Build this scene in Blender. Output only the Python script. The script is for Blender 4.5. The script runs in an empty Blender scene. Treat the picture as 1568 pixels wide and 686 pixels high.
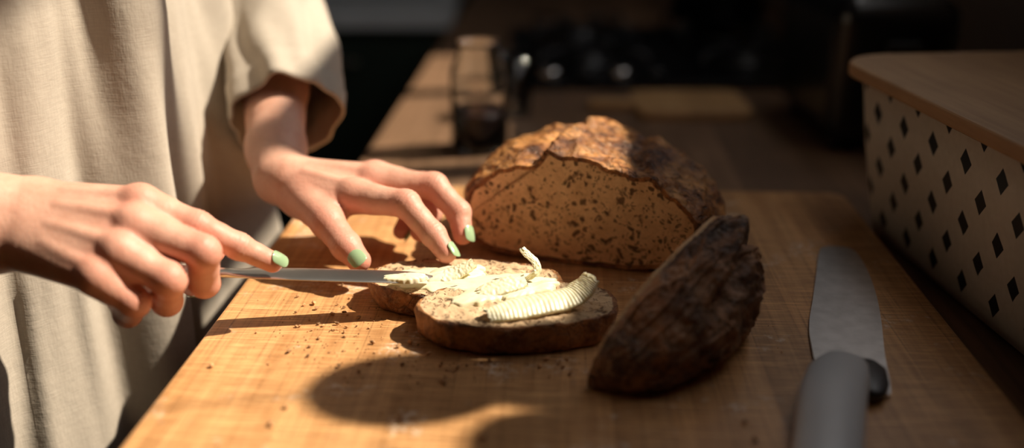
import bpy, bmesh, math, random
import numpy as np
from mathutils import Vector, noise, Matrix
random.seed(4); np.random.seed(4)
scene=bpy.context.scene
scene.view_settings.view_transform='Standard'
ZS=0.925   # board top above the floor (everything is modelled with board top = 0, then lifted)

# ------------------------------------------------------------------ helpers
def link(o,parent=None):
    scene.collection.objects.link(o)
    if parent is not None: o.parent=parent
    return o
def empty(name):
    e=bpy.data.objects.new(name,None); e.empty_display_size=.05
    return link(e)
def mesh_obj(name,verts,faces,mats,parent=None,smooth=True,mi=None,uv=None):
    me=bpy.data.meshes.new(name)
    me.from_pydata([tuple(v) for v in verts],[],[tuple(f) for f in faces])
    if not isinstance(mats,(list,tuple)): mats=[mats]
    for m in mats: me.materials.append(m)
    if mi is not None: me.polygons.foreach_set('material_index',mi)
    if smooth: me.polygons.foreach_set('use_smooth',[True]*len(me.polygons))
    me.update()
    return link(bpy.data.objects.new(name,me),parent)
def bm_obj(name,bm,mats,parent=None,smooth=False):
    bmesh.ops.recalc_face_normals(bm,faces=bm.faces)
    me=bpy.data.meshes.new(name); bm.to_mesh(me); bm.free()
    if not isinstance(mats,(list,tuple)): mats=[mats]
    for m in mats: me.materials.append(m)
    if smooth: me.polygons.foreach_set('use_smooth',[True]*len(me.polygons))
    return link(bpy.data.objects.new(name,me),parent)
def box(name,lo,hi,mat,parent=None,bev=0.0,seg=2):
    bm=bmesh.new(); bmesh.ops.create_cube(bm,size=1)
    for v in bm.verts:
        v.co=Vector([lo[i]+(v.co[i]+.5)*(hi[i]-lo[i]) for i in range(3)])
    if bev>0: bmesh.ops.bevel(bm,geom=bm.edges[:],offset=bev,segments=seg,profile=.5,affect='EDGES')
    return bm_obj(name,bm,mat,parent,False)
def extrude_poly(name,pts,z0,z1,mat,parent=None,bev=0.0,seg=2,smooth=False):
    bm=bmesh.new()
    vs=[bm.verts.new((p[0],p[1],z0)) for p in pts]
    f=bm.faces.new(vs)
    r=bmesh.ops.extrude_face_region(bm,geom=[f])
    for g in r['geom']:
        if isinstance(g,bmesh.types.BMVert): g.co.z=z1
    if bev>0:
        es=[e for e in bm.edges if abs(e.verts[0].co.z-e.verts[1].co.z)<1e-6]
        bmesh.ops.bevel(bm,geom=es,offset=bev,segments=seg,profile=.5,affect='EDGES')
    return bm_obj(name,bm,mat,parent,smooth)
def grid_faces(n,m,wrap=True,off=0):
    F=[]
    mm=m if wrap else m-1
    for i in range(n-1):
        for j in range(mm):
            F.append((off+i*m+j,off+i*m+(j+1)%m,off+(i+1)*m+(j+1)%m,off+(i+1)*m+j))
    return F
def lathe(name,prof,center,mat,parent=None,n=48):
    V=[]
    for r,z in prof:
        for j in range(n):
            a=2*math.pi*j/n
            V.append((center[0]+r*math.cos(a),center[1]+r*math.sin(a),center[2]+z))
    F=grid_faces(len(prof),n)
    return mesh_obj(name,V,F,mat,parent)
def catmull(P,n):
    P=[Vector(p) for p in P]; P=[P[0]*2-P[1]]+P+[P[-1]*2-P[-2]]
    out=[]
    S=len(P)-3
    for i in range(n):
        u=i/(n-1)*S; k=min(int(u),S-1); t=u-k
        a,b,c,d=P[k:k+4]
        out.append(.5*((2*b)+(c-a)*t+(2*a-5*b+4*c-d)*t*t+(3*b-a-3*c+d)*t**3))
    return out
def interp(x,xs,ys): return float(np.interp(x,xs,ys))
def nz(x,y,z): return noise.noise(Vector((x,y,z)))

# ------------------------------------------------------------------ materials
class NT:
    def __init__(s,name):
        s.m=bpy.data.materials.new(name); s.m.use_nodes=True
        s.t=s.m.node_tree; s.n=s.t.nodes; s.b=s.n['Principled BSDF']
        s.tc=s.n.new('ShaderNodeTexCoord')
    def new(s,t,**k):
        n=s.n.new(t)
        for a,v in k.items(): setattr(n,a,v)
        return n
    def l(s,a,b): s.t.links.new(a,b)
    def mapping(s,scale=(1,1,1),rot=(0,0,0),src='Object'):
        m=s.new('ShaderNodeMapping'); m.inputs['Scale'].default_value=scale; m.inputs['Rotation'].default_value=rot
        s.l(s.tc.outputs[src],m.inputs['Vector']); return m.outputs['Vector']
    def noise(s,vec,scale=5,detail=4,rough=.5,dist=0):
        n=s.new('ShaderNodeTexNoise'); n.inputs['Scale'].default_value=scale; n.inputs['Detail'].default_value=detail
        n.inputs['Roughness'].default_value=rough; n.inputs['Distortion'].default_value=dist
        s.l(vec,n.inputs['Vector']); return n.outputs['Fac']
    def voro(s,vec,scale,feature='F1',out='Distance'):
        n=s.new('ShaderNodeTexVoronoi'); n.feature=feature; n.inputs['Scale'].default_value=scale
        s.l(vec,n.inputs['Vector']); return n.outputs[out]
    def ramp(s,fac,stops):
        r=s.new('ShaderNodeValToRGB'); e=r.color_ramp.elements
        while len(e)>1: e.remove(e[-1])
        e[0].position=stops[0][0]; e[0].color=(*stops[0][1],1)
        for p,c in stops[1:]:
            q=e.new(p); q.color=(*c,1)
        s.l(fac,r.inputs['Fac']); return r.outputs['Color']
    def fr(s,fac,a,b,c=0.,d=1.):
        r=s.new('ShaderNodeMapRange'); r.inputs[1].default_value=a; r.inputs[2].default_value=b
        r.inputs[3].default_value=c; r.inputs[4].default_value=d
        s.l(fac,r.inputs[0]); return r.outputs[0]
    def mix(s,fac,a,b,mode='MIX'):
        n=s.new('ShaderNodeMix',data_type='RGBA',blend_type=mode)
        for i,v in ((0,fac),(6,a),(7,b)):
            if isinstance(v,(int,float)): n.inputs[i].default_value=v
            elif isinstance(v,tuple): n.inputs[i].default_value=(*v,1)
            else: s.l(v,n.inputs[i])
        return n.outputs[2]
    def math(s,op,a,b=None):
        n=s.new('ShaderNodeMath',operation=op)
        for i,v in ((0,a),(1,b)):
            if v is None: continue
            if isinstance(v,(int,float)): n.inputs[i].default_value=v
            else: s.l(v,n.inputs[i])
        return n.outputs[0]
    def bump(s,h,strength=.3,dist=.001):
        n=s.new('ShaderNodeBump'); n.inputs['Strength'].default_value=strength; n.inputs['Distance'].default_value=dist
        s.l(h,n.inputs['Height'])
        if s.b.inputs['Normal'].links: s.l(s.b.inputs['Normal'].links[0].from_socket,n.inputs['Normal'])
        s.l(n.outputs[0],s.b.inputs['Normal'])
    def col(s,c):
        if isinstance(c,tuple): s.b.inputs['Base Color'].default_value=(*c,1)
        else: s.l(c,s.b.inputs['Base Color'])
    def set(s,**k):
        for a,v in k.items():
            s.b.inputs[a.replace('_',' ')].default_value=v
def plain(name,c,rough=.5,metal=0,var=.15,scale=20,bump=0.0,coat=0):
    t=NT(name); v=t.mapping()
    f=t.noise(v,scale,4)
    c2=tuple(max(0,x*(1-var)) for x in c); c3=tuple(min(1,x*(1+var)) for x in c)
    t.col(t.ramp(f,[(.3,c2),(.7,c3)])); t.set(Roughness=rough,Metallic=metal)
    t.b.inputs['Coat Weight'].default_value=coat
    if bump: t.bump(f,bump,.001)
    return t.m
def wood(name,dark,light,plank=.03,rot=.053,rough=.45,grain=70,planks=True,scratch=True,flour=False):
    t=NT(name); v=t.mapping(rot=(0,0,rot))
    st=t.new('ShaderNodeMapping'); st.inputs['Scale'].default_value=(grain,3.0,grain); t.l(v,st.inputs['Vector'])
    g=t.noise(st.outputs[0],1.6,6,.6,.3)
    c=t.ramp(g,[(.28,dark),(.5,tuple((a+b)/2 for a,b in zip(dark,light))),(.72,light)])
    if planks:
        sx=t.new('ShaderNodeSeparateXYZ'); t.l(v,sx.inputs[0])
        fl=t.math('FLOOR',t.math('DIVIDE',sx.outputs[0],plank))
        wn=t.new('ShaderNodeTexWhiteNoise',noise_dimensions='1D'); t.l(fl,wn.inputs['W'])
        k=t.fr(wn.outputs[0],0,1,.74,1.12)
        cc=t.new('ShaderNodeCombineColor'); 
        for i in range(3): t.l(k,cc.inputs[i])
        c=t.mix(1.0,c,cc.outputs[0],'MULTIPLY')
        frc=t.math('FRACT',t.math('DIVIDE',sx.outputs[0],plank))
        seam=t.math('LESS_THAN',frc,.03)
        c=t.mix(t.math('MULTIPLY',seam,.4),c,tuple(x*.4 for x in dark))
    blot=t.noise(v,9,4,.6)
    c=t.mix(t.fr(blot,.42,.75,0,.5),c,tuple(x*.6 for x in dark))
    if scratch:
        fine=t.new('ShaderNodeMapping'); fine.inputs['Scale'].default_value=(420,8,9); t.l(v,fine.inputs['Vector'])
        fg=t.noise(fine.outputs[0],1.2,4,.6)
        c=t.mix(t.fr(fg,.5,.70,0,.6),c,tuple(x*.5 for x in dark))
        for rz,off,ln in ((.16,0,9),(-.35,7,14),(1.2,13,16),(-.05,21,11),(.7,31,18)):
            s2=t.new('ShaderNodeMapping'); s2.inputs['Scale'].default_value=(ln,420,9); s2.inputs['Rotation'].default_value=(0,0,rz); s2.inputs['Location'].default_value=(off,off,0); t.l(v,s2.inputs['Vector'])
            sc=t.noise(s2.outputs[0],1.3,3,.6)
            c=t.mix(t.fr(sc,.60,.67,0,.5),c,tuple(min(1,x*1.4) for x in light))
            c=t.mix(t.fr(sc,.38,.32,0,.5),c,tuple(x*.5 for x in dark))
        t.bump(sc,.15,.0006)
    if flour:
        fn=t.noise(v,16,6,.7); fm=t.noise(v,190,3,.7)
        fac=t.math('MULTIPLY',t.fr(fn,.56,.68,0,1),t.fr(fm,.46,.60,0,.85))
        c=t.mix(fac,c,(.82,.74,.64))
    t.col(c); t.bump(g,.2,.0006); t.set(Roughness=rough)
    return t.m

m_board=wood('board_wood',(.43,.205,.075),(.74,.41,.18),.034,flour=True,rough=.38)
m_counter=wood('counter_wood',(.13,.070,.036),(.27,.155,.088),.05,scratch=False,rough=.5)
m_lid=wood('lid_wood',(.36,.21,.11),(.54,.34,.18),.2,rot=-.09,planks=False,scratch=False,rough=.5,grain=45)
m_floor=wood('floor_wood',(.05,.03,.02),(.10,.06,.035),.12,rot=0,scratch=False)
m_spoon=wood('utensil_wood',(.40,.22,.09),(.60,.36,.16),.2,planks=False,scratch=False)
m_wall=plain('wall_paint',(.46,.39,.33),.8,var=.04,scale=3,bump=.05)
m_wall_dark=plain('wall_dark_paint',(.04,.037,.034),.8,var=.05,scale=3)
m_ceiling=plain('ceiling_paint',(.30,.27,.24),.9,var=.03)
m_green=plain('cabinet_green',(.012,.024,.016),.5,var=.1,scale=6)
m_black=plain('black_enamel',(.006,.006,.007),.28,var=.1)
m_iron=plain('cast_iron',(.012,.012,.013),.45,var=.2,scale=60,bump=.2)
m_steel=plain('steel',(.80,.78,.75),.30,1,var=.06,scale=40)
m_bladesteel=plain('blade_steel',(.55,.53,.52),.36,1,var=.12,scale=90)
m_handle=plain('handle_plastic',(.58,.59,.61),.4,var=.03,scale=30)
m_handledk=plain('bolster_dark',(.05,.05,.055),.4,var=.1)
m_white=plain('white_worktop',(.6,.62,.62),.4,var=.04)
m_frame=plain('window_frame_paint',(.7,.68,.64),.5,var=.03)
m_terra=plain('terracotta',(.45,.2,.1),.85,var=.2,scale=30,bump=.2)
m_leaf=plain('leaf_green',(.06,.16,.05),.5,var=.4,scale=25)
m_trouser=plain('trouser_cloth',(.05,.05,.06),.9,var=.2,scale=80,bump=.2)
m_nail=plain('nail_polish_green',(.30,.43,.25),.16,var=.06,scale=60,coat=.6)
m_jam=plain('dark_jam',(.02,.006,.005),.3,var=.4,scale=60)
m_crumb_bits=plain('crumb_bits',(.44,.24,.11),.9,var=.8,scale=150)

def m_skin():
    t=NT('skin'); v=t.mapping()
    at=t.new('ShaderNodeAttribute'); at.attribute_name='tint'
    n=t.noise(v,38,5,.65)
    c=t.mix(t.fr(n,.38,.66,0,1),(.66,.385,.285),(.56,.295,.21))
    c=t.mix(t.math('MULTIPLY',at.outputs['Fac'],.7),c,(.62,.235,.17))
    t.col(c); t.set(Roughness=.50)
    t.b.inputs['Specular IOR Level'].default_value=.4
    t.b.inputs['Subsurface Weight'].default_value=.18
    t.b.inputs['Subsurface Radius'].default_value=(1,.3,.15)
    t.b.inputs['Subsurface Scale'].default_value=.006
    vo=t.voro(v,800,'F1'); t.bump(vo,.2,.0003)
    ws=t.mapping((260,260,90)); t.bump(t.noise(ws,1.5,4,.6),.4,.0007)
    t.bump(t.noise(v,110,4,.6),.4,.0010)
    return t.m
m_sk=m_skin()
def m_linen():
    t=NT('linen'); v=t.mapping()
    n=t.noise(v,4,4)
    c=t.ramp(n,[(.3,(.385,.335,.275)),(.7,(.47,.415,.345))])
    w=t.mapping((700,700,90)); w2=t.mapping((90,90,900))
    a=t.noise(w,1,2); b=t.noise(w2,1,2)
    s=t.math('ADD',a,b)
    c=t.mix(t.fr(s,.8,1.2,0,.25),c,(.28,.235,.19))
    t.col(c); t.bump(s,.25,.0006); t.bump(t.noise(v,22,5,.6),.35,.004)
    t.set(Roughness=.95); t.b.inputs['Sheen Weight'].default_value=.1
    return t.m
m_lin=m_linen()
def m_crustf(name,dk,md,lt,fl=.25,char=.6,rough=.42):
    t=NT(name); v=t.mapping()
    n=t.noise(v,30,8,.7,.5); n2=t.noise(v,110,6,.75)
    c=t.ramp(n,[(.38,dk),(.46,md),(.58,lt)])
    c=t.mix(t.fr(n2,.48,.64,0,char),c,tuple(x*.6 for x in dk))
    n3=t.noise(v,16,4,.6)
    c=t.mix(t.fr(n3,.53,.65,0,.9*char),c,dk)
    # crackle
    wv=t.new('ShaderNodeVectorMath',operation='MULTIPLY_ADD'); nn=t.new('ShaderNodeTexNoise'); nn.inputs['Scale'].default_value=70; nn.inputs['Detail'].default_value=4
    t.l(v,nn.inputs['Vector']); t.l(nn.outputs['Color'],wv.inputs[0]); wv.inputs[1].default_value=(.03,.03,.03); t.l(v,wv.inputs[2])
    cr=t.voro(wv.outputs[0],62,'DISTANCE_TO_EDGE')
    line=t.fr(cr,.0,.09,1,0)
    gate=t.fr(t.noise(v,24,2),.42,.55,0,1)
    line=t.math('MULTIPLY',line,gate)
    c=t.mix(t.math('MULTIPLY',line,.55),c,tuple(x*.5 for x in dk))
    f=t.noise(v,240,3,.7); f2=t.noise(v,19,4,.6)
    fac=t.math('MULTIPLY',t.fr(f,.52,.66,0,1),t.fr(f2,.46,.60,0,fl))
    c=t.mix(fac,c,(.64,.45,.29))
    t.col(c); t.set(Roughness=rough)
    t.bump(n,.6,.005); t.bump(n2,.8,.003); t.bump(t.math('SUBTRACT',1.0,line),.7,.002); t.bump(t.noise(v,330,4,.7),.7,.0015)
    return t.m
m_crust=m_crustf('loaf_crust',(.085,.026,.009),(.37,.135,.035),(.68,.32,.10),.4,.65,.38)
m_crust_dk=m_crustf('heel_crust',(.085,.035,.017),(.27,.115,.048),(.48,.235,.11),.8,.5,.42)
m_crust_sl=m_crustf('slice_crust',(.09,.030,.011),(.31,.115,.034),(.54,.24,.08),.3,.5)
def m_crumbf(name,base,base2,dark,scale=95,amt=1.0,t1=(.42,.50)):
    t=NT(name); v=t.mapping()
    cm=t.new('ShaderNodeVectorMath',operation='MULTIPLY_ADD')
    nn=t.new('ShaderNodeTexNoise'); nn.inputs['Scale'].default_value=60; t.l(v,nn.inputs['Vector'])
    t.l(nn.outputs['Color'],cm.inputs[0]); cm.inputs[1].default_value=(.026,.026,.026); t.l(v,cm.inputs[2])
    vo=t.voro(cm.outputs[0],scale); vo2=t.voro(cm.outputs[0],scale*2.1)
    n=t.noise(v,55,5,.65)
    c=t.ramp(n,[(.35,base2),(.62,base)])
    sel=t.noise(v,scale*.55,2)
    h1=t.math('MULTIPLY',t.fr(vo,.42,.26,0,1),t.fr(sel,t1[0],t1[1],0,1))
    h2=t.math('MULTIPLY',t.fr(vo2,.38,.22,0,1),t.fr(t.noise(v,scale*1.3,2),.46,.54,0,.8))
    h=t.math('MAXIMUM',h1,h2)
    fine=t.noise(v,520,3,.7)
    c=t.mix(t.fr(fine,.5,.7,0,.3),c,tuple(x*.5 for x in base2))
    c=t.mix(t.math('MULTIPLY',h,amt),c,dark)
    t.col(c); t.set(Roughness=.85)
    inv=t.math('SUBTRACT',1.0,h)
    t.bump(inv,.7,.002); t.bump(t.noise(v,260,5,.7),.6,.0015)
    return t.m
m_crumb=m_crumbf('loaf_crumb',(.86,.58,.34),(.70,.44,.24),(.10,.045,.018),130,.88,(.45,.53))
m_crumb_s=m_crumbf('slice_crumb',(.64,.46,.28),(.48,.32,.18),(.13,.06,.026),140,.75,(.44,.54))
def m_butterf():
    t=NT('butter'); v=t.mapping()
    n=t.noise(v,60,4); t.col(t.ramp(n,[(.3,(.78,.71,.47)),(.7,(.82,.77,.57))]))
    t.set(Roughness=.34); t.b.inputs['Subsurface Weight'].default_value=.3
    t.b.inputs['Subsurface Radius'].default_value=(1,.8,.4)
    t.b.inputs['Subsurface Scale'].default_value=.004
    t.bump(t.noise(v,160,4,.6),.2,.001)
    return t.m
m_butter=m_butterf()
def m_binf():
    t=NT('bin_diamonds'); uv=t.new('ShaderNodeUVMap'); uv.uv_map='UVMap'
    sx=t.new('ShaderNodeSeparateXYZ'); t.l(uv.outputs[0],sx.inputs[0])
    px,pz=.050,.050
    def dia(ox,oz):
        fx=t.math('ABSOLUTE',t.math('SUBTRACT',t.math('FRACT',t.math('ADD',t.math('DIVIDE',sx.outputs[0],px),ox)),.5))
        fz=t.math('ABSOLUTE',t.math('SUBTRACT',t.math('FRACT',t.math('ADD',t.math('DIVIDE',sx.outputs[1],pz),oz)),.5))
        s=t.math('ADD',t.math('DIVIDE',fx,.0082/px),t.math('DIVIDE',fz,.0106/pz))
        return t.math('LESS_THAN',s,1.0)
    d=t.math('MAXIMUM',dia(0,0),dia(.5,.5))
    inb=t.math('MULTIPLY',t.math('GREATER_THAN',sx.outputs[1],.012),t.math('LESS_THAN',sx.outputs[1],.155))
    d=t.math('MULTIPLY',d,inb)
    n=t.noise(t.mapping(),150,3)
    base=t.ramp(n,[(.3,(.64,.57,.48)),(.7,(.70,.63,.54))])
    t.col(t.mix(d,base,(.010,.010,.012))); t.set(Roughness=.5)
    return t.m
m_bin=m_binf()
def m_glassf(name,c=(.95,.97,.97),rough=.02):
    t=NT(name); t.col(c); t.set(Roughness=rough,IOR=1.45); t.b.inputs['Transmission Weight'].default_value=1
    return t.m
m_glass=m_glassf('clear_glass'); m_oil=m_glassf('amber_glass',(.75,.45,.08),.05)

# ------------------------------------------------------------------ room shell
WX=.66
box('floor',(-2.6,-1.8,-ZS-.05),(WX+.12,3.3,-ZS),m_floor)
box('ceiling',(-2.6,-1.8,1.62),(WX+.12,3.3,1.70),m_ceiling)
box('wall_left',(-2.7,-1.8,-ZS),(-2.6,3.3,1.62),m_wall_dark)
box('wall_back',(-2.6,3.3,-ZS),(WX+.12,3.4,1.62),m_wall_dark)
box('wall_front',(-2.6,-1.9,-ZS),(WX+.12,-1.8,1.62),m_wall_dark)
# right wall with a window opening
wy0,wy1,wz0,wz1=.44,1.98,.62,1.50
bm=bmesh.new()
def addbox(bm,lo,hi):
    r=bmesh.ops.create_cube(bm,size=1)
    for v in r['verts']: v.co=Vector([lo[i]+(v.co[i]+.5)*(hi[i]-lo[i]) for i in range(3)])
addbox(bm,(WX,-1.8,-ZS),(WX+.12,wy0,1.62)); addbox(bm,(WX,wy1,-ZS),(WX+.12,3.3,1.62))
addbox(bm,(WX,wy0,-ZS),(WX+.12,wy1,wz0)); addbox(bm,(WX,wy0,wz1),(WX+.12,wy1,1.62))
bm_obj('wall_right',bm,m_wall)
bm=bmesh.new()
fx0,fx1=WX+.02,WX+.06
addbox(bm,(fx0,wy0,wz0),(fx1,wy0+.035,wz1)); addbox(bm,(fx0,wy1-.035,wz0),(fx1,wy1,wz1))
addbox(bm,(fx0,wy0,wz0),(fx1,wy1,wz0+.02)); addbox(bm,(fx0,wy0,wz1-.035),(fx1,wy1,wz1))
addbox(bm,(fx0,1.20,wz0),(fx1,1.25,wz1)); addbox(bm,(fx0,1.62,wz0),(fx1,1.66,wz1))
addbox(bm,(fx0,.955,wz0+.44),(fx1,.99,wz1)); addbox(bm,(fx0,.955,wz0+.44),(fx1,1.22,wz0+.50))  # unseen crossbar, widened to put part of the dress in shadow
bm_obj('window_1',bm,m_frame)
box('trim_1',(WX-.10,wy0-.04,wz0-.025),(WX+.02,wy1+.04,wz0),m_frame,bev=.004)

# kitchen counter : left edge leans 3 degrees
def cedge(y): return -.181+.053*(y-1.16)
CX=WX-.004
ctr=empty('kitchen_counter')
extrude_poly('worktop',[(cedge(-.6),-.6),(CX,-.6),(CX,2.9),(cedge(2.9),2.9)],-.065,-.025,m_counter,ctr,bev=.003)
extrude_poly('cabinet_carcass',[(cedge(-.6)+.03,-.6),(CX,-.6),(CX,2.9),(cedge(2.9)+.03,2.9)],-ZS,-.065,m_green,ctr)
for i in range(5):
    y0=-.55+i*.56; y1=y0+.54
    extrude_poly('cabinet_door_%d'%(i+1),[(cedge(y0)+.012,y0),(cedge(y0)+.03,y0),(cedge(y1)+.03,y1),(cedge(y1)+.012,y1)],-ZS+.1,-.08,m_green,ctr,bev=.002)
# back run of cabinets with pale worktop
bk=empty('back_cabinet')
box('carcass',(-2.0,2.33,-ZS),(-.16,2.95,-.06),m_green,bk)
box('pale_worktop',(-2.0,2.30,-.06),(-.14,2.95,-.025),m_white,bk,bev=.003)
for i in range(4):
    box('door_panel_%d'%(i+1),(-1.98+i*.455,2.315,-ZS+.1),(-1.98+i*.455+.44,2.335,-.09),m_green,bk,bev=.003)
    box('door_handle_%d'%(i+1),(-1.98+i*.455+.18,2.29,-.14),(-1.98+i*.455+.26,2.30,-.13),m_steel,bk,bev=.002)
    
# ------------------------------------------------------------------ cutting board
O=Vector((-.2265,.49)); e1=Vector((.0529,.9986)); e2=Vector((.9986,-.0529))
def BP(a,b): p=O+e1*a+e2*b; return (p.x,p.y)
def rrect(a0,a1,b0,b1,r,n=8):
    P=[]
    for cx,cy,s in ((a1-r,b1-r,0),(a0+r,b1-r,1),(a0+r,b0+r,2),(a1-r,b0+r,3)):
        for i in range(n+1):
            t=math.pi/2*(s+i/n); P.append((cx+r*math.cos(t),cy+r*math.sin(t)))
    return P
extrude_poly('cutting_board',[BP(a,b) for a,b in rrect(-.20,.490,0,.535,.018)],-.0249,0,m_board,bev=.0035,seg=3)
# pale wooden board added to stand in for a sunlit strip of worktop
pb=[(x,y) for x,y in rrect(.175,.335,1.33,1.47,.02)]
pbo=empty('lit_strip_board')
extrude_poly('lit_strip_slab',pb,-.0249,-.012,m_spoon,pbo,bev=.003)
extrude_poly('lit_strip_handle',rrect(.110,.177,1.385,1.415,.013),-.0249,-.012,m_spoon,pbo,bev=.003)

# ------------------------------------------------------------------ bread bin
bin_=empty('bread_bin')
def bin_frame(u,v):   # u along left side (towards viewer), v to the right
    c=Vector((.312,.955)); d1=Vector((.095,-.9955)); d2=Vector((.9955,.095))
    p=c+d1*u+d2*v; return p
def rr_pts(L,W,inset,r,n=14):
    P=[]
    for cx,cy,s in ((L-inset-r,W-inset-r,0),(inset+r,W-inset-r,1),(inset+r,inset+r,2),(L-inset-r,inset+r,3)):
        for i in range(n+1):
            t=math.pi/2*(s+i/n); P.append((cx+r*math.cos(t),cy+r*math.sin(t)))
    return P
L_,W_=.44,.27
V=[];UV=[]
rows=[(.036,.0),(.030,.003),(.027,.012),(.022,.045),(.015,.09),(.008,.150),(.011,.150),(.032,.008)]
npt=None
for ins,z in rows:
    P=rr_pts(L_,W_,ins,.052-ins*.3)
    npt=len(P); per=0
    Q=rr_pts(L_,W_,.01,.05)
    for i,p in enumerate(P):
        w=bin_frame(*p); V.append((w.x,w.y,-.0249+z))
        if i>0: per+=math.hypot(Q[i][0]-Q[i-1][0],Q[i][1]-Q[i-1][1])
        UV.append((per,z))
F=grid_faces(len(rows),npt)
F.append(tuple(reversed(range(npt)))); F.append(tuple(range((len(rows)-1)*npt,len(rows)*npt)))
bo=mesh_obj('bin_body',V,F,m_bin,bin_)
uvl=bo.data.uv_layers.new(name='UVMap')
for p in bo.data.polygons:
    us=[UV[bo.data.loops[li].vertex_index] for li in p.loop_indices]
    for li,u in zip(p.loop_indices,us):
        uu=u[0]
        if max(x[0] for x in us)-min(x[0] for x in us)>.5 and uu<.2: uu+=max(x[0] for x in us)+.01
        uvl.data[li].uv=(uu,u[1])
P=[bin_frame(*p) for p in rr_pts(L_,W_,-.004,.056)]
lid=extrude_poly('wooden_lid',[(p.x,p.y) for p in P],.1255,.1380,m_lid,bin_,bev=.003,seg=3)

# ------------------------------------------------------------------ sourdough loaf
fm=Vector((.050,.762,0)); nin=Vector((.29,.957,0)).normalized(); tl=Vector((.957,-.29,0)).normalized()
C=fm+nin*.055+tl*.004
bm=bmesh.new()
NR,NP=140,300
rings=[]
for i in range(NR+1):
    s=-math.pi/2+math.pi*i/NR
    row=[]
    for j in range(NP):
        ph=2*math.pi*j/NP
        cs=max(math.cos(s),0); sn=math.sin(s)
        rr=cs**.62
        z=.034+(.054*(abs(sn)**1.05) if sn>0 else -.034*(abs(sn)**.55))
        lx=.112*rr*math.cos(ph); ly=.114*rr*math.sin(ph)   # lx along face, ly inward
        if sn>0: z+=.008*sn*math.exp(-((lx+.010)/.05)**2) -.006*sn*max(0,lx/.1)
        nrm=Vector((lx,ly,(z-.034)*1.3)).normalized()
        d=.0035*nz(lx*22,ly*22,z*22)+.0024*nz(lx*55+5,ly*55,z*55)+.0016*nz(lx*130,ly*130,z*130)+.0010*nz(lx*300,ly*300,z*300)
        rg=1-abs(nz(lx*45+9,ly*45,z*45))*2.2
        d+=.0022*max(0,rg)**3*(sn if sn>0 else 0)
        # baked score / ear running along the inward direction
        q=lx+.030-.15*ly+.012*nz(ly*30,1,2)
        if sn>.1:
            d+=sn*(.0055*math.exp(-((q-.012)/.005)**2)-.0065*math.exp(-((q+.002)/.009)**2))
            q2=lx-.040+.1*ly+.010*nz(ly*35,5,2)
            d+=sn*(.0035*math.exp(-((q2-.008)/.005)**2)-.0035*math.exp(-(q2/.007)**2))
            q3=ly-.03+.25*lx+.010*nz(lx*30,9,2)
            d+=sn*(.003*math.exp(-((q3-.007)/.004)**2)-.003*math.exp(-(q3/.005)**2))
        p=Vector((lx,ly,z))+nrm*d
        p.z=max(p.z,0.0006)
        w=C+tl*p.x+nin*p.y; w.z=p.z
        row.append(w)
    rings.append(row)
bot=bm.verts.new(sum(rings[0],Vector())/NP); top=bm.verts.new(sum(rings[-1],Vector())/NP)
vr=[[bm.verts.new(w) for w in r] for r in rings[1:-1]]
for a,b in zip(vr[:-1],vr[1:]):
    for j in range(NP): bm.faces.new((a[j],a[(j+1)%NP],b[(j+1)%NP],b[j]))
for j in range(NP):
    bm.faces.new((bot,vr[0][(j+1)%NP],vr[0][j])); bm.faces.new((top,vr[-1][j],vr[-1][(j+1)%NP]))
for f in bm.faces: f.smooth=True
g=bm.verts[:]+bm.edges[:]+bm.faces[:]
bmesh.ops.bisect_plane(bm,geom=g,plane_co=fm,plane_no=-nin,clear_outer=True)
be=[e for e in bm.edges if e.is_boundary]
r=bmesh.ops.contextual_create(bm,geom=be)
caps=[f for f in bm.faces if len(f.verts)>20]
for f in caps: f.material_index=1; f.smooth=False
if caps:
    r=bmesh.ops.inset_individual(bm,faces=caps,thickness=.0036,depth=-.0006)
    for f in r['faces']: f.material_index=2; f.smooth=False
bm_obj('sourdough_loaf',bm,[m_crust,m_crumb,m_crust_sl])

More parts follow.
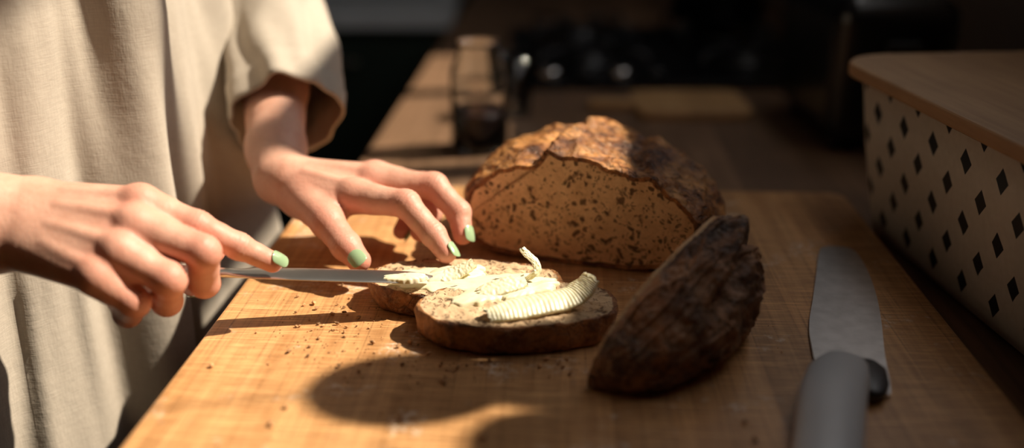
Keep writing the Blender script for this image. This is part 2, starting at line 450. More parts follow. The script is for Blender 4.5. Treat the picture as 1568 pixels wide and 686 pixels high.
# ------------------------------------------------------------------ heel of bread
tip=Vector((.057,.568)); ha=Vector((.74,.67)).normalized(); hp=Vector((.67,-.74)).normalized()
S_=[-.012,-.006,.0,.02,.042,.071,.10,.115,.130,.142,.148]
H_=[.010,.024,.033,.050,.064,.078,.090,.086,.066,.038,.010]
W2=[.006,.020,.030,.042,.047,.047,.041,.036,.026,.016,.006]
V=[];F=[];mi=[]
NA,NC=220,170
nc=NC+24
for i in range(NA):
    s=-.012+.160*i/(NA-1)
    h=interp(s,S_,H_); w=interp(s,S_,W2)
    for j in range(nc):
        if j<=NC:
            a=j/NC*2.25 # from top over crust to underneath
            pz=h*(.36+.64*math.copysign(abs(math.cos(a))**.85,math.cos(a))) if a<math.pi/2 else h*(.36-.40*math.sin((a-math.pi/2)*1.6)**.9 if a>math.pi/2 else .36)
            pp=w*(abs(math.sin(a))**.75)
            if a>math.pi/2: pp=w*(1-.35*((a-math.pi/2)/.68)**2)
            q=Vector((pp,pz))
            n2=Vector((pp/w,(pz-.3*h)/h)).normalized() if w>0 else Vector((1,0))
            d=.0035*nz(s*30,pp*30,pz*30)+.0022*nz(s*70,pp*70,pz*70)+.0016*nz(s*150,pp*150,pz*150)+.0011*nz(s*320,pp*320,pz*320)
            rg=1-abs(nz(s*28+3,a*5.0,2))*2.4
            d+=.0024*max(0,rg)**3
            g=a-(.55+9.0*(.115-s)+.22*nz(s*30,3,1))
            if s>.045: d+= (-.009*math.exp(-(g/.13)**2)+.0060*math.exp(-((g+.28)/.15)**2)+.002*math.exp(-((g-.28)/.14)**2))*min(1,(s-.045)/.02)
            ed=min(1,(s+.012)/.02,(.148-s)/.02); d*=max(.15,ed)*min(1,a/.12+.3)
            q=q+n2*d
        else:
            t=(j-NC)/(nc-NC)   # cut face from bottom back to the top
            q=Vector((0.0,0)) if t>0.2 else Vector((.5*w*(1-t/.2),0))
            if t>.2: q.y=h*((t-.2)/.8)
        z=max(q.y,.0006)
        lean=.006*(z/.09)
        p=tip+ha*s+hp*(q.x+lean)
        V.append((p.x,p.y,z))
for i in range(NA-1):
    for j in range(nc):
        F.append((i*nc+j,i*nc+(j+1)%nc,(i+1)*nc+(j+1)%nc,(i+1)*nc+j)); mi.append(0 if 2<j<NC+1 else 1)
F.append(tuple(range(nc))); mi.append(0); F.append(tuple(reversed(range((NA-1)*nc,NA*nc)))); mi.append(0)
mesh_obj('bread_heel',V,F,[m_crust_dk,m_crumb_s],mi=mi)

# ------------------------------------------------------------------ slices
def bread_slice(name,cx,cy,ax,ay,rot,th,seed,z0=0.0008,exp=2.3):
    V=[];mi=[];F=[]
    n=220
    def R(ph):
        c,s=abs(math.cos(ph)),abs(math.sin(ph))
        r=(c**exp+s**exp)**(-1/exp)
        return r*(1+.05*nz(math.cos(ph)*1.3+seed,math.sin(ph)*1.3,seed)+.02*nz(math.cos(ph)*5+seed,math.sin(ph)*5,seed))
    rows=[]
    K=40
    for k in range(1,K+1): rows.append((k/K*.965,'t'))
    rows+= [(.985,'e0'),(1.0,'e1'),(1.010,'s1'),(1.014,'s2'),(1.006,'s3'),(.985,'s4'),(.95,'b')]
    zz={'e0':th*.985,'e1':th*.95,'s1':th*.8,'s2':th*.55,'s3':th*.28,'s4':th*.08,'b':0}
    cr,sr=math.cos(rot),math.sin(rot)
    V.append((cx,cy,z0+th-.001))
    for f,k in rows:
        for j in range(n):
            ph=2*math.pi*j/n; r=R(ph)*f
            x=ax*r*math.cos(ph); y=ay*r*math.sin(ph)
            if k=='t':
                z=th+.0010*nz(x*70,y*70,seed)+.0014*nz(x*190,y*190,seed)-.0005
            else:
                z=zz[k]
                b=1+.03*nz(x*60,y*60,z*90+seed)+.018*nz(x*160,y*160,z*200)
                x*=b;y*=b
                if k in('e0','e1'): z+=.001*nz(x*120,y*120,seed)
            V.append((cx+x*cr-y*sr,cy+x*sr+y*cr,z0+z))
    for j in range(n): F.append((0,1+j,1+(j+1)%n)); mi.append(0)
    G=grid_faces(len(rows),n,off=1)
    for q,f in enumerate(G):
        F.append(f); mi.append(0 if q//n<K-1 else 1)
    F.append(tuple(reversed(range(1+(len(rows)-1)*n,1+len(rows)*n)))); mi.append(1)
    return mesh_obj(name,V,F,[m_crumb_s,m_crust_sl],mi=mi)
bread_slice('bread_slice',-.035,.690,.073,.036,-.10,.0195,3.1)
bread_slice('bread_slice',.005,.641,.070,.0385,.06,.0215,8.7,z0=.001)

# butter
but=empty('butter')
def smear(name,cx,cy,rx,ry,rot,h,z0,seed,ridge=0):
    V=[];n=110;K=26
    cr,sr=math.cos(rot),math.sin(rot)
    V.append((cx,cy,z0+h))
    for k in range(1,K+1):
        f=k/K
        for j in range(n):
            ph=2*math.pi*j/n
            r=f*(1+.30*nz(math.cos(ph)*1.8+seed,math.sin(ph)*1.8,seed)+.16*nz(math.cos(ph)*6+seed,math.sin(ph)*6,seed))
            x=rx*r*math.cos(ph); y=ry*r*math.sin(ph)
            z=h*(1-f**5)**.6*(1+.45*nz(x*60,y*60,seed)+.16*nz(x*90,y*260,seed))
            if ridge: z+=ridge*max(0,math.sin(y*420+6*nz(x*30,y*30,seed)))*(1-f**4)
            if f==1: z=-.002
            V.append((cx+x*cr-y*sr,cy+x*sr+y*cr,z0+z))
    F=[(0,1+j,1+(j+1)%n) for j in range(n)]+grid_faces(K,n,off=1)
    return mesh_obj(name,V,F,m_butter,but)
smear('spread_1',-.058,.686,.038,.022,-.12,.0024,.0198,1.5,.0003)
smear('spread_2',-.044,.692,.028,.013,.4,.0040,.0203,2.5,.0004)
smear('spread_3',-.010,.675,.038,.016,.15,.0030,.0208,4.5,.0004)
smear('spread_4',-.016,.652,.030,.013,.35,.0032,.0223,5.5,.0004)
smear('spread_5',.012,.659,.027,.010,.5,.0038,.0225,7.5,.0004)
curlz=0
def curl(name,pts,wid,hgt,thick,per,seed,side=Vector((0,1,0)),rag=.003,amp=.00018):
    n=260;m=26
    C_=catmull(pts,n); V=[]
    for i in range(n):
        t=(C_[min(i+1,n-1)]-C_[max(i-1,0)]).normalized()
        sd=(side-t*side.dot(t)).normalized(); up=t.cross(sd); 
        if up.z<0: up=-up
        L=i/(n-1); w=wid*(.62+.38*math.sin(min(1,L/.3)*math.pi/2))*(1-.2*max(0,L-.8)/.2)
        w*=1+.05*nz(L*14,seed,1)
        for j in range(2*m):
            if j<m: a=-1+2*j/(m-1); off=thick
            else: a=1-2*(j-m)/(m-1); off=0
            rib=amp*math.sin(L*per+1.5*a*a)
            k=hgt*(1-a*a)+off+(rib if off else 0)+.0006*nz(L*14,a*3,seed)
            e=Vector((0,0,0))
            if L>.95: e=t*(rag*(.5+nz(a*3,seed,3)*1.3)*(L-.95)/.05)
            if L<.06: e=-t*(rag*(nz(a*4,seed,8)*2)*(.06-L)/.06)
            V.append(C_[i]+sd*(a*w)+up*k+e)
    F=grid_faces(n,2*m)
    F.append(tuple(range(2*m))); F.append(tuple(reversed(range((n-1)*2*m,n*2*m))))
    mesh_obj(name,V,F,m_butter,but)
curl('ribbed_curl',[(-.017,.613,.0235),(.000,.619,.0255),(.020,.626,.0265),(.039,.633,.028),(.050,.639,.033),(.056,.643,.039)],.0108,.0034,.0020,200,1,Vector((-.3,1,.25)),rag=.002,amp=.00022)
curl('small_curl',[(.010,.668,.027),(.018,.672,.032),(.017,.676,.038),(.011,.679,.043),(.008,.680,.046)],.0030,.0008,.0009,40,5,Vector((.9,.5,0)),amp=0)
curl('folded_flake',[(-.056,.682,.0215),(-.042,.688,.024),(-.030,.692,.029)],.0085,.002,.0014,12,9,Vector((0,1,.2)),amp=.0001)
curl('folded_flake_2',[(-.024,.649,.024),(-.008,.655,.027),(.008,.661,.029)],.0080,.002,.0016,12,12,Vector((0,1,.3)),amp=.0001)

# crumbs
bm=bmesh.new()
def crumb(x,y,r,z=0):
    m=Matrix.Translation((x,y,z+r*.85))@Matrix.Rotation(random.random()*6,4,'Z')@Matrix.Diagonal((1,random.uniform(.5,1),random.uniform(.5,.8),1))
    q=bmesh.ops.create_icosphere(bm,subdivisions=1,radius=r,matrix=m)
    for v in q['verts']: v.co+=Vector([random.uniform(-.2,.2)*r for _ in range(3)])
for i in range(430):
    if i<130: x=random.gauss(-.120,.026); y=random.gauss(.632,.026)
    elif i<230: x=random.gauss(-.03,.06); y=random.gauss(.588,.014)
    else: x=random.uniform(-.2,.19); y=random.uniform(.48,.76)
    if x<-.205 or x>.192: continue
    crumb(x,y,random.choice([.0007,.0009,.0011,.0015,.0021]) if i%3==0 else .00055)
bm_obj('bread_crumbs',bm,m_crumb_bits)

# ------------------------------------------------------------------ butter knife (in the hand)
def loft_axis(name,a,b,widthdir,stations,mat,parent=None,n=28,exp=2.4):
    a=Vector(a);b=Vector(b);t=(b-a).normalized();wd=Vector(widthdir);wd=(wd-t*wd.dot(t)).normalized();td=t.cross(wd)
    L=(b-a).length;V=[]
    for (s,w,th,off) in stations:
        c=a+t*(s*L)+wd*off
        for j in range(n):
            ph=2*math.pi*j/n;cc,ss=math.cos(ph),math.sin(ph)
            V.append(c+wd*(w*math.copysign(abs(cc)**(2/exp),cc))+td*(th*math.copysign(abs(ss)**(2/exp),ss)))
    F=grid_faces(len(stations),n)
    F.append(tuple(reversed(range(n)))); F.append(tuple(range((len(stations)-1)*n,len(stations)*n)))
    return mesh_obj(name,V,F,mat,parent)
bk_=empty('butter_knife')
kA=(-.292,.641,.0475); kB=(-.058,.670,.0275)
loft_axis('handle_and_blade',kA,kB,(0,.97,.12),[(0,.004,.002,0),(.01,.007,.0035,0),(.05,.0085,.004,0),(.2,.0075,.0035,0),(.33,.0055,.003,0),(.38,.004,.003,0),(.42,.0055,.002,0),(.46,.0075,.0011,.001),(.6,.0085,.0010,.001),(.8,.009,.0009,.001),(.92,.0085,.0008,.001),(.97,.006,.0007,.0015),(1,.001,.0005,.003)],m_steel,bk_)
o=smear('butter_on_blade',-.078,.666,.018,.006,.08,.0022,.0300,3.3,0); o.parent=bk_

# ------------------------------------------------------------------ chef knife
ck=empty('chef_knife')
def flat_blade(pts,z0,z1):
    bm=bmesh.new()
    vs=[bm.verts.new((x,y,z0)) for x,y in pts]; vt=[bm.verts.new((x,y,z1)) for x,y in pts]
    bm.faces.new(list(reversed(vs))); bm.faces.new(vt)
    for i in range(len(pts)): bm.faces.new((vs[i],vs[(i+1)%len(pts)],vt[(i+1)%len(pts)],vt[i]))
    return bm
ctrl=[(.2015,.590),(.212,.640),(.229,.690),(.246,.740),(.261,.784),(.268,.794),(.282,.795),(.291,.785),(.289,.75),(.280,.70),(.267,.65),(.252,.60),(.240,.555),(.234,.545),(.220,.548),(.206,.568)]
cc=catmull([(x,y,0) for x,y in ctrl+[ctrl[0]]],120)
bm_obj('blade',flat_blade([(p.x,p.y) for p in cc[:-1]],.0010,.0032),m_bladesteel,ck)
hc=catmull([(.219,.578,.010),(.205,.552,.013),(.191,.520,.0145),(.177,.48,.0145),(.163,.44,.014),(.150,.405,.012)],46)
hw=[.013,.0190,.0200,.0190,.0185,.014]
ht=[.009,.0120,.0135,.0135,.013,.010]
V=[];n=36
for i,c in enumerate(hc):
    t=(hc[min(i+1,45)]-hc[max(i-1,0)]).normalized(); sd=Vector((-t.y,t.x,0)).normalized()
    u=i/45*5; w=interp(u,range(6),hw); th=interp(u,range(6),ht)
    endf=1 if 2<i<43 else (.75 if i in (1,2,43,44) else .4)
    for j in range(n):
        ph=2*math.pi*j/n; cc_,ss=math.cos(ph),math.sin(ph)
        z=c.z-.001+th*endf*math.copysign(abs(ss)**.8,ss)
        p=c+sd*(w*endf*math.copysign(abs(cc_)**.8,cc_)); V.append((p.x,p.y,max(z,.0008)))
F=grid_faces(46,n); F.append(tuple(reversed(range(n)))); F.append(tuple(range(45*n,46*n)))
mesh_obj('handle',V,F,m_handle,ck)
loft_axis('bolster',(.2320,.582,.006),(.2200,.538,.006),(1,-.3,0),[(0,.008,.003,.0),(.2,.013,.0045,.0),(.6,.0125,.005,.001),(.9,.008,.004,.002),(1,.004,.003,.002)],m_handledk,ck)

# ------------------------------------------------------------------ background things
jar=empty('jam_jar')
jc=(-.040,1.19,-.0249)
lathe('glass_body',[(.001,.0),(.030,.0),(.034,.004),(.035,.015),(.035,.095),(.032,.108),(.027,.114),(.027,.130),(.0285,.131),(.0285,.134),(.0255,.134),(.0252,.115),(.030,.107),(.0327,.094),(.0327,.006),(.001,.004)],jc,m_glass,jar)
lathe('jam_filling',[(.001,.0045),(.0315,.0065),(.0322,.012),(.0322,.045),(.031,.048),(.001,.047)],jc,m_jam,jar)
gl=empty('drinking_glass')
lathe('tumbler',[(.001,0),(.024,0),(.026,.003),(.030,.085),(.0285,.085),(.0245,.008),(.001,.007)],(.0,1.36,-.0249),m_glass,gl)
sp=empty('teaspoon')
loft_axis('spoon_stem',(-.02,1.02,-.018),(-.005,1.09,-.018),(1,0,0),[(0,.0145,.003,0),(.12,.016,.003,0),(.3,.010,.002,0),(.38,.003,.0018,0),(.7,.0025,.0015,0),(1,.005,.001,0)],m_steel,sp)
# gas hob with burners and grates
hob=empty('gas_hob')
box('hob_plate',(.00,1.52,-.0249),(.52,2.05,-.012),m_black,hob,bev=.004)
for i,(bx,by) in enumerate([(.13,1.66),(.39,1.66),(.13,1.92),(.39,1.92)]):
    lathe('burner_%d'%(i+1),[(.001,.0),(.045,0),(.045,.006),(.032,.008),(.032,.018),(.028,.021),(.001,.022)],(bx,by,-.012),m_iron,hob)
    for k in range(4):
        a=k*math.pi/2+.785
        p0=(bx+.02*math.cos(a),by+.02*math.sin(a),.020); p1=(bx+.12*math.cos(a),by+.12*math.sin(a),.020)
        loft_axis('grate_bar_%d_%d'%(i+1,k+1),p0,p1,(0,0,1),[(0,.004,.004,0),(1,.004,.004,0)],m_iron,hob,12)
        loft_axis('grate_foot_%d_%d'%(i+1,k+1),p1,(p1[0],p1[1],-.012),(1,0,0),[(0,.004,.004,0),(1,.004,.004,0)],m_iron,hob,12)
for k in range(4):
    lathe('knob_%d'%(k+1),[(.001,0),(.016,0),(.016,.012),(.013,.016),(.001,.016)],(.06+k*.055,1.545,-.012),m_steel if k%2==0 else m_iron,hob,24)
pot=empty('saucepan')
lathe('pan_body',[(.001,.0),(.085,.0),(.09,.006),(.09,.09),(.094,.092),(.094,.094),(.087,.094),(.087,.008),(.001,.006)],(.39,1.92,.024),m_black,pot)
loft_axis('pan_handle',(.31,1.87,.105),(.17,1.79,.115),(1,-1,0),[(0,.008,.005,0),(.5,.010,.006,0),(1,.008,.006,0)],m_black,pot)
# toaster
ts=empty('toaster')
box('toaster_body',(.38,1.16,-.015),(.53,1.43,.165),m_black,ts,bev=.03,seg=5)
for k in range(2): box('bread_slot_%d'%(k+1),(.405+.055*k,1.20,.160),(.432+.055*k,1.39,.1665),m_iron,ts,bev=.002)
box('lever',(.435,1.145,.10),(.475,1.165,.115),m_iron,ts,bev=.003)
for k,(x,y) in enumerate([(.41,1.2),(.50,1.2),(.41,1.39),(.50,1.39)]):
    lathe('rubber_foot_%d'%(k+1),[(.001,-.0099),(.012,-.0099),(.012,.01),(.001,.01)],(x,y,-.015),m_iron,ts,20)
# oil bottle
ob=empty('oil_bottle')
lathe('amber_bottle',[(.001,0),(.030,0),(.033,.004),(.033,.15),(.028,.17),(.013,.20),(.012,.235),(.015,.237),(.015,.245),(.001,.245)],(.56,1.50,-.0249),m_oil,ob)
lathe('bottle_cap',[(.001,.245),(.014,.245),(.014,.265),(.001,.265)],(.56,1.50,-.0249),m_iron,ob)
# utensil crock
cr=empty('utensil_crock')
lathe('crock',[(.001,0),(.045,0),(.052,.01),(.055,.12),(.058,.13),(.053,.13),(.050,.012),(.001,.01)],(.575,1.66,-.0249),m_terra,cr)
for k in range(4):
    a=k*1.6
    loft_axis('wooden_spoon_%d'%(k+1),(.575+.02*math.cos(a),1.66+.02*math.sin(a),-.01),(.575+.045*math.cos(a),1.66+.045*math.sin(a),.27),(1,1,0),[(0,.005,.005,0),(.75,.005,.005,0),(.82,.015,.006,0),(.93,.02,.006,0),(1,.008,.003,0)],m_spoon,cr)

# unseen sill plants and pendant, added only to cast shadows
for py in (.592,.672):
    pl=empty('plant_blocker')  # added out of view to block sun from the bread heel
    pc=(WX-.050,py,wz0+.0005)
    lathe('blocker_pot',[(.001,0),(.028,0),(.031,.003),(.036,.050),(.039,.052),(.039,.062),(.034,.062),(.032,.050),(.001,.048)],pc,m_terra,pl)
    for k in range(12):
        a=k*2.4; el=.5+.5*(k%3)
        base=Vector((pc[0],pc[1],pc[2]+.045))
        d=Vector((math.cos(a)*math.cos(el),math.sin(a)*math.cos(el),math.sin(el)))
        loft_axis('leaf_%d'%(k+1),base,base+d*.036,(-d.y,d.x,.01),[(0,.003,.002,0),(.3,.007,.003,0),(.7,.007,.003,0),(1,.001,.001,0)],m_leaf,pl,14)
pd=empty('pendant_blocker')  # round blocker added out of view, throws the oval shadow on the board
lathe('blocker_shell',[(.047*math.sin(t),.056*-math.cos(t)) for t in [0.02+i*(math.pi-.2)/24 for i in range(25)]],(.463,.648,.60),m_frame,pd)
loft_axis('blocker_cord',(.463,.648,.648),(.463,.648,1.6195),(1,0,0),[(0,.0015,.0015,0),(1,.0015,.0015,0)],m_iron,pd,12)

# ------------------------------------------------------------------ person : hands from a signed distance field
person=empty('person')
class SDF:
    def __init__(s,lo,hi,h):
        s.h=h; s.lo=np.array(lo,dtype=np.float64)
        s.n=np.ceil((np.array(hi)-s.lo)/h).astype(int)+1
        s.ax=[(s.lo[i]+h*np.arange(s.n[i])).astype(np.float32) for i in range(3)]
    def arr(s): return np.full(s.n,.5,dtype=np.float32)
    def cone(s,A,a,b,ra,rb,k):
        a=np.array(a,dtype=np.float32);b=np.array(b,dtype=np.float32)
        R=max(ra,rb)+k+4*s.h+.004
        sl=[];
        for i in range(3):
            l=min(a[i],b[i])-R;h=max(a[i],b[i])+R
            i0=max(0,int((l-s.lo[i])/s.h)); i1=min(s.n[i],int((h-s.lo[i])/s.h)+2)
            if i1<=i0: return
            sl.append(slice(i0,i1))
        x=s.ax[0][sl[0]][:,None,None]-a[0]; y=s.ax[1][sl[1]][None,:,None]-a[1]; z=s.ax[2][sl[2]][None,None,:]-a[2]
        d=b-a; dd=float(d@d)+1e-12
        t=np.clip((x*d[0]+y*d[1]+z*d[2])/dd,0,1)
        qx=x-t*d[0];qy=y-t*d[1];qz=z-t*d[2]
        D=np.sqrt(qx*qx+qy*qy+qz*qz)-(ra+(rb-ra)*t)
        B=A[tuple(sl)]
        if k>0:
            hh=np.maximum(k-np.abs(B-D),0)/k
            A[tuple(sl)]=np.minimum(B,D)-hh*hh*k*.25
        else: A[tuple(sl)]=np.minimum(B,D)
    @staticmethod
    def smin(A,B,k):
        hh=np.maximum(k-np.abs(A-B),0)/k
        return np.minimum(A,B)-hh*hh*k*.25
    def mesh(s,D):
        ins=D<0
        c=[ins[i:ins.shape[0]-1+i,j:ins.shape[1]-1+j,k:ins.shape[2]-1+k] for i in(0,1) for j in(0,1) for k in(0,1)]
        cnt=sum(x.astype(np.int8) for x in c)
        act=np.argwhere((cnt>0)&(cnt<8))
        idx=-np.ones(np.array(D.shape)-1,dtype=np.int64); idx[tuple(act.T)]=np.arange(len(act))
        corners=[(i,j,k) for i in(0,1) for j in(0,1) for k in(0,1)]
        acc=np.zeros((len(act),3));num=np.zeros(len(act))
        for p in range(8):
            for q in range(p+1,8):
                P_=np.array(corners[p]);Q_=np.array(corners[q])
                if np.abs(P_-Q_).sum()!=1: continue
                v0=D[tuple((act+P_).T)];v1=D[tuple((act+Q_).T)]
                m=(v0<0)!=(v1<0)
                t=np.where(m,v0/np.where(m,v0-v1,1),0)
                acc+=m[:,None]*(act+P_+(Q_-P_)[None]*t[:,None]); num+=m
        V=s.lo+s.h*acc/num[:,None]
        F=[]
        for ax in range(3):
            u=(ax+1)%3;w=(ax+2)%3
            sl0=[slice(None)]*3;sl1=[slice(None)]*3
            sl0[ax]=slice(0,-1);sl1[ax]=slice(1,None)
            a=ins[tuple(sl0)];b=ins[tuple(sl1)]
            E=np.argwhere(a!=b)
            ok=(E[:,u]>0)&(E[:,w]>0)&(E[:,u]<D.shape[u]-1)&(E[:,w]<D.shape[w]-1)
            E=E[ok]; sgn=a[tuple(E.T)]
            eu=np.zeros(3,int);eu[u]=1;ew=np.zeros(3,int);ew[w]=1
            q=np.stack([idx[tuple((E-eu-ew).T)],idx[tuple((E-ew).T)],idx[tuple(E.T)],idx[tuple((E-eu).T)]],1)
            q[~sgn]=q[~sgn][:,::-1]
            F.append(q)
        return V,np.concatenate(F)
def build_hand(name,wrist,fingers,thumb,palm_extra,cones_arm,lo,hi,dors,h=.0012):
    S=SDF(lo,hi,h)
    palm=S.arr(); dv=np.array(dors,float); dv/=np.linalg.norm(dv)
    for a,b,ra,rb in cones_arm: S.cone(palm,a,b,ra,rb,.012)
    for a,b,ra,rb in palm_extra: S.cone(palm,a,b,ra,rb,.010)
    # extensor tendons and knuckle heads on the back of the hand
    for (ch,rs),(a,b,ra,rb) in zip(fingers,palm_extra[:4]):
        a=np.array(a,float);b=np.array(b,float)
        p0=a+(b-a)*.25+dv*(ra*.80); p1=a+(b-a)*.92+dv*(rb*.84)
        S.cone(palm,p0,p1,.0028,.0031,.004)
        S.cone(palm,b+dv*.0030,b+dv*.0030,rs[0]*.97,rs[0]*.97,.005)
    Fg=None; joints=[]
    for ch,rs in fingers+[thumb]:
        A=S.arr()
        for i in range(len(ch)-1):
            a=np.array(ch[i],float);b=np.array(ch[i+1],float);mid=(a+b)/2
            rm=(rs[i]+rs[i+1])/2*(.955 if i else 1.0)
            S.cone(A,a,mid,rs[i],rm,.0015 if i else 0); S.cone(A,mid,b,rm,rs[i+1],.0015)
        for i in range(1,len(ch)-1): S.cone(A,ch[i],ch[i],rs[i]*1.06,rs[i]*1.06,.003)
        Fg=A if Fg is None else S.smin(Fg,A,.0010)
        for i in range(len(ch)): joints.append((np.array(ch[i]),rs[i],i,len(ch),
              (np.array(ch[min(i+1,len(ch)-1)])-np.array(ch[max(i-1,0)]))))
    for ch,rs in fingers:
        a=np.array(ch[0]);b=np.array(ch[1])
        S.cone(palm,a,a+(b-a)*.35,rs[0]*1.0,rs[0]*.97,.006)
    D=S.smin(palm,Fg,.0040)
    V,F=S.mesh(D)
    tint=np.zeros(len(V))
    for p,r,i,n,d in joints:
        dist=np.linalg.norm(V-p,axis=1)
        tint+= (1.0 if i==n-1 else .75 if i==1 else .55)*np.exp(-(dist/(r*1.35))**2)*1.6
    tint=np.clip(tint,0,1)
    me=bpy.data.meshes.new(name); me.from_pydata(V.tolist(),[],F.tolist()); me.update()
    N=np.zeros(len(V)*3); me.vertices.foreach_get('normal',N); N=N.reshape(-1,3)
    disp=np.zeros(len(V))
    for p,r,i,n,d in joints:
        if i==0 or i==n-1: continue
        d=d/np.linalg.norm(d); rel=V-p; axl=rel@d; rad=np.linalg.norm(rel-axl[:,None]*d,axis=1)
        m=(np.abs(axl)<.008)&(rad<r*1.6)
        for o,am in ((-.0042,.0003),(-.0014,.0005),(.0014,.0005),(.0042,.0003)):
            disp[m]-= am*np.exp(-((axl[m]-o)/.0008)**2)
    V2=V+N*disp[:,None]
    me.vertices.foreach_set('co',V2.astype(np.float32).ravel())
    me.materials.append(m_sk); me.polygons.foreach_set('use_smooth',[True]*len(me.polygons))
    at=me.attributes.new('tint','FLOAT','POINT'); at.data.foreach_set('value',tint.astype(np.float32))
    me.update()
    ob=link(bpy.data.objects.new(name,me),person)
    md=ob.modifiers.new('relax','SMOOTH'); md.factor=.5; md.iterations=1
    return ob
def nail(name,ch,rs,dorsal=None,scale=1.0):
    tipc=Vector(ch[-1]);dip=Vector(ch[-2]);pip=Vector(ch[-3]);t=(tipc-dip).normalized()
    if dorsal is None: dorsal=dip-(pip+tipc)/2
    dv=Vector(dorsal);dv=(dv-t*dv.dot(t)).normalized();sd=t.cross(dv)
    r=rs[-1]; L=.0135*scale; V=[];n,m=16,15
    for i in range(n):
        v=i/(n-1); x=-L*.42+L*v+ .001
        wv=1.0*math.sqrt(max(0.02,1-(abs(v-.5)*2)**4))
        rr=r*1.03 if x<0 else math.sqrt(max((r*1.03)**2-(x*.62)**2,1e-8))
        for j in range(m):
            a=(-1+2*j/(m-1))*.76*wv
            V.append(tipc+t*x+sd*(math.sin(a)*r*1.0)+dv*(math.cos(a)*rr+.0004))
    F=grid_faces(n,m,wrap=False)
    o=mesh_obj(name,V,F,m_nail,person)
    md=o.modifiers.new('thick','SOLIDIFY'); md.thickness=.0007; md.offset=1
    md=o.modifiers.new('ss','SUBSURF'); md.levels=1; md.render_levels=1

# --- right hand (holding the knife)
RW=(-.332,.636,.0885)
rI=([(-.252,.637,.0970),(-.214,.633,.0825),(-.189,.640,.0650),(-.1685,.6475,.0500)],[.0120,.0105,.0091,.0075])
rM=([(-.250,.619,.0880),(-.2050,.612,.0720),(-.2120,.629,.0425),(-.2280,.650,.0320)],[.0126,.0114,.0102,.0084])
rR=([(-.2555,.602,.0760),(-.2245,.597,.0590),(-.2350,.617,.0340),(-.2510,.642,.0290)],[.0122,.0112,.0100,.0082])
rP=([(-.268,.591,.0630),(-.2470,.592,.0450),(-.2600,.610,.0280),(-.2750,.633,.0255)],[.0112,.0100,.0090,.0076])
rT=([(-.305,.655,.082),(-.270,.672,.074),(-.240,.674,.0605),(-.216,.668,.0500)],[.0135,.0115,.0102,.0086])
build_hand('right_hand_and_forearm',RW,[rI,rM,rR,rP],rT,
  palm_extra=[((-.318,.642,.094),rI[0][0],.0175,.0120),((-.318,.632,.090),rM[0][0],.0180,.0126),
   ((-.318,.622,.082),rR[0][0],.0180,.0122),((-.316,.614,.074),rP[0][0],.0175,.0114),
   ((-.310,.648,.078),(-.272,.660,.075),.017,.012),((-.305,.622,.069),(-.272,.611,.058),.017,.013)],
  cones_arm=[(RW,(-.375,.622,.094),.0275,.034),((-.332,.626,.079),(-.375,.614,.081),.0240,.031),((-.375,.620,.090),(-.47,.588,.105),.035,.042),((-.47,.588,.105),(-.545,.565,.125),.042,.040)],
  lo=(-.60,.51,.006),hi=(-.150,.70,.18),dors=(.1,-.55,.83))
nail('right_index_nail',*rI,dorsal=(.25,-.45,.85)); nail('right_thumb_nail',*rT,dorsal=(.1,.6,.8))
nail('right_middle_nail',*rM,scale=.95); nail('right_ring_nail',*rR,scale=.9); nail('right_little_nail',*rP,scale=.8)

# --- left hand (steadying the bread)
LWr=(-.196,.802,.062)
lI=([(-.128,.764,.0590),(-.0840,.743,.0600),(-.0615,.727,.0400),(-.0510,.717,.0285)],[.0124,.0111,.0097,.0081])
lM=([(-.115,.786,.0640),(-.0640,.776,.0640),(-.0435,.761,.0465),(-.0395,.748,.0320)],[.0126,.0111,.0098,.0082])
lR=([(-.116,.806,.0620),(-.0740,.802,.0560),(-.0680,.784,.0380),(-.0760,.767,.0270)],[.0120,.0106,.0094,.0080])
lP=([(-.125,.825,.0550),(-.0930,.824,.0450),(-.0870,.806,.0290),(-.0940,.790,.0190)],[.0108,.0092,.0082,.0072])
lT=([(-.172,.776,.055),(-.147,.743,.0450),(-.1300,.724,.0320),(-.1185,.7125,.0240)],[.0160,.0132,.0115,.0094])
build_hand('left_hand_and_forearm',LWr,[lI,lM,lR,lP],lT,
  palm_extra=[((-.183,.788,.062),lI[0][0],.0170,.0124),((-.183,.797,.064),lM[0][0],.0175,.0126),
   ((-.183,.808,.060),lR[0][0],.0170,.0120),((-.183,.815,.056),lP[0][0],.0160,.0110),
   ((-.175,.785,.050),(-.147,.757,.047),.018,.0145),((-.165,.812,.048),(-.135,.815,.043),.014,.012)],
  cones_arm=[(LWr,(-.208,.845,.076),.0230,.0245),((-.208,.845,.076),(-.226,.935,.112),.0245,.030),((-.226,.935,.112),(-.245,1.03,.150),.030,.036)],
  lo=(-.30,.69,.003),hi=(-.020,1.08,.20),dors=(0,-.25,1))
nail('left_index_nail',*lI,dorsal=(.85,-.25,.45)); nail('left_middle_nail',*lM,dorsal=(.8,-.55,.3))
nail('left_thumb_nail',*lT,dorsal=(-.1,-.75,.65)); nail('left_ring_nail',*lR,scale=.9); nail('left_little_nail',*lP,scale=.8)

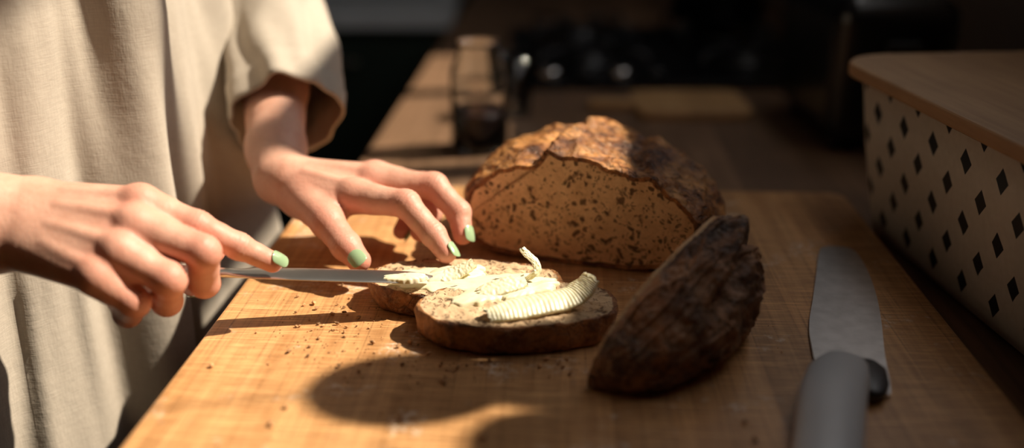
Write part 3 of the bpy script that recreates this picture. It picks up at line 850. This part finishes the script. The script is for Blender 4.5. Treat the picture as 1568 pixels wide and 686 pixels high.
# --- linen dress
def cloth_body():
    n=260; Z=np.linspace(-.52,.50,120); V=[]
    zz=[-.52,-.3,0,.2,.32,.40,.46,.50]
    AX=[.195,.185,.170,.160,.145,.12,.085,.06]; AY=[.245,.235,.220,.210,.205,.19,.12,.065]
    for z in Z:
        ax=interp(z,zz,AX);ay=interp(z,zz,AY)
        amp=interp(z,[-.52,0,.25,.5],[1.9,1.5,1.15,.2])
        for j in range(n):
            ph=2*math.pi*j/n;c,s=math.cos(ph),math.sin(ph)
            w=nz(c*1.2,s*1.2,z*1.5)*1.2
            f=.012*math.sin(ph*9+w*3+1.0)+.007*math.sin(ph*17+w*5)+.014*nz(c*3.2+4,s*3.2,z*1.6)+.006*nz(c*9,s*9,z*5)
            f*=amp
            x=ax*c;y=ay*s
            d=Vector((c/ax,s/ay,0)).normalized()
            V.append((-.434+x+d.x*f,.884+y+d.y*f,z))
    F=grid_faces(len(Z),n)
    F.append(tuple(range((len(Z)-1)*n,len(Z)*n)))
    o=mesh_obj('linen_dress',V,F,m_lin,person); return o
cloth_body()
def sleeve(name,pts,rad,seed):
    n=120;m=90;C_=catmull(pts,m);V=[]
    for i,c in enumerate(C_):
        t=(C_[min(i+1,m-1)]-C_[max(i-1,0)]).normalized()
        sd=t.cross(Vector((0,0,1))).normalized();up=sd.cross(t)
        u=i/(m-1); r=interp(u,np.linspace(0,1,len(rad)),rad)
        for j in range(n):
            ph=2*math.pi*j/n;cc_,ss=math.cos(ph),math.sin(ph)
            k=1+.10*nz(cc_*1.6+seed,ss*1.6,u*3)+.11*nz(cc_*2.5+seed,ss*2.5,u*10)*(.4+u)+.05*math.sin(ph*5+seed+u*4)*u
            if u>.945: k*=1.035
            V.append(c+sd*(cc_*r*k)+up*(ss*r*k*1.05))
    o=mesh_obj(name,V,grid_faces(m,n),m_lin,person)
    md=o.modifiers.new('thick','SOLIDIFY');md.thickness=.0025
    return o
sleeve('left_sleeve',[(-.42,1.00,.44),(-.365,1.04,.34),(-.305,1.045,.235),(-.248,1.005,.155),(-.210,.898,.090)],[.07,.074,.070,.062,.045],2.0)
sleeve('right_sleeve',[(-.44,.76,.44),(-.48,.68,.33),(-.525,.61,.21),(-.545,.575,.145),(-.50,.580,.112)],[.07,.078,.07,.062,.055],5.0)
# trousers + shoes
for nm,y in (('right_leg',.79),('left_leg',.97)):
    loft_axis(nm,(-.43,y,-.40),(-.43,y,-ZS+.05),(1,0,0),[(0,.085,.085,0),(.3,.07,.07,0),(.7,.06,.06,0),(1,.062,.062,0)],m_trouser,person)
    loft_axis(nm.replace('leg','shoe'),(-.50,y,-ZS+.034),(-.25,y,-ZS+.030),(0,1,0),[(0,.015,.015,0),(.06,.033,.032,0),(.3,.036,.033,0),(.7,.045,.028,0),(.93,.035,.022,0),(1,.012,.01,0)],m_black,person)

# ------------------------------------------------------------------ lights
Ld=Vector((-.66,-.11,-.75)).normalized()
sun=bpy.data.lights.new('sun','SUN'); sun.energy=8.8; sun.angle=.016; sun.color=(1,.87,.69)
so=bpy.data.objects.new('sun',sun); link(so); so.location=(2,1.5,3)
so.rotation_euler=Ld.to_track_quat('-Z','Y').to_euler()
al=bpy.data.lights.new('window_skylight','AREA'); al.shape='RECTANGLE'; al.size=wy1-wy0-.1; al.size_y=wz1-wz0-.1
al.energy=5.2; al.color=(1,.95,.90)
ao=bpy.data.objects.new('window_skylight',al); link(ao); ao.location=(WX+.01,(wy0+wy1)/2,(wz0+wz1)/2)
ao.rotation_euler=Vector((-1,0,-.35)).to_track_quat('-Z','Y').to_euler()
w=bpy.data.worlds.new('world'); scene.world=w; w.use_nodes=True
w.node_tree.nodes['Background'].inputs[0].default_value=(.6,.72,1,1); w.node_tree.nodes['Background'].inputs[1].default_value=.4

# ------------------------------------------------------------------ camera
cam=bpy.data.cameras.new('camera'); cam.sensor_width=36; cam.lens=35; cam.clip_start=.02
co=bpy.data.objects.new('camera',cam); link(co); co.location=(0,0,.32); co.rotation_euler=(math.radians(90-20.44),0,0)
cam.dof.use_dof=True; cam.dof.focus_distance=.735; cam.dof.aperture_fstop=1.6
scene.camera=co
for o in list(scene.objects):
    if o.parent is None: o.location.z+=ZS
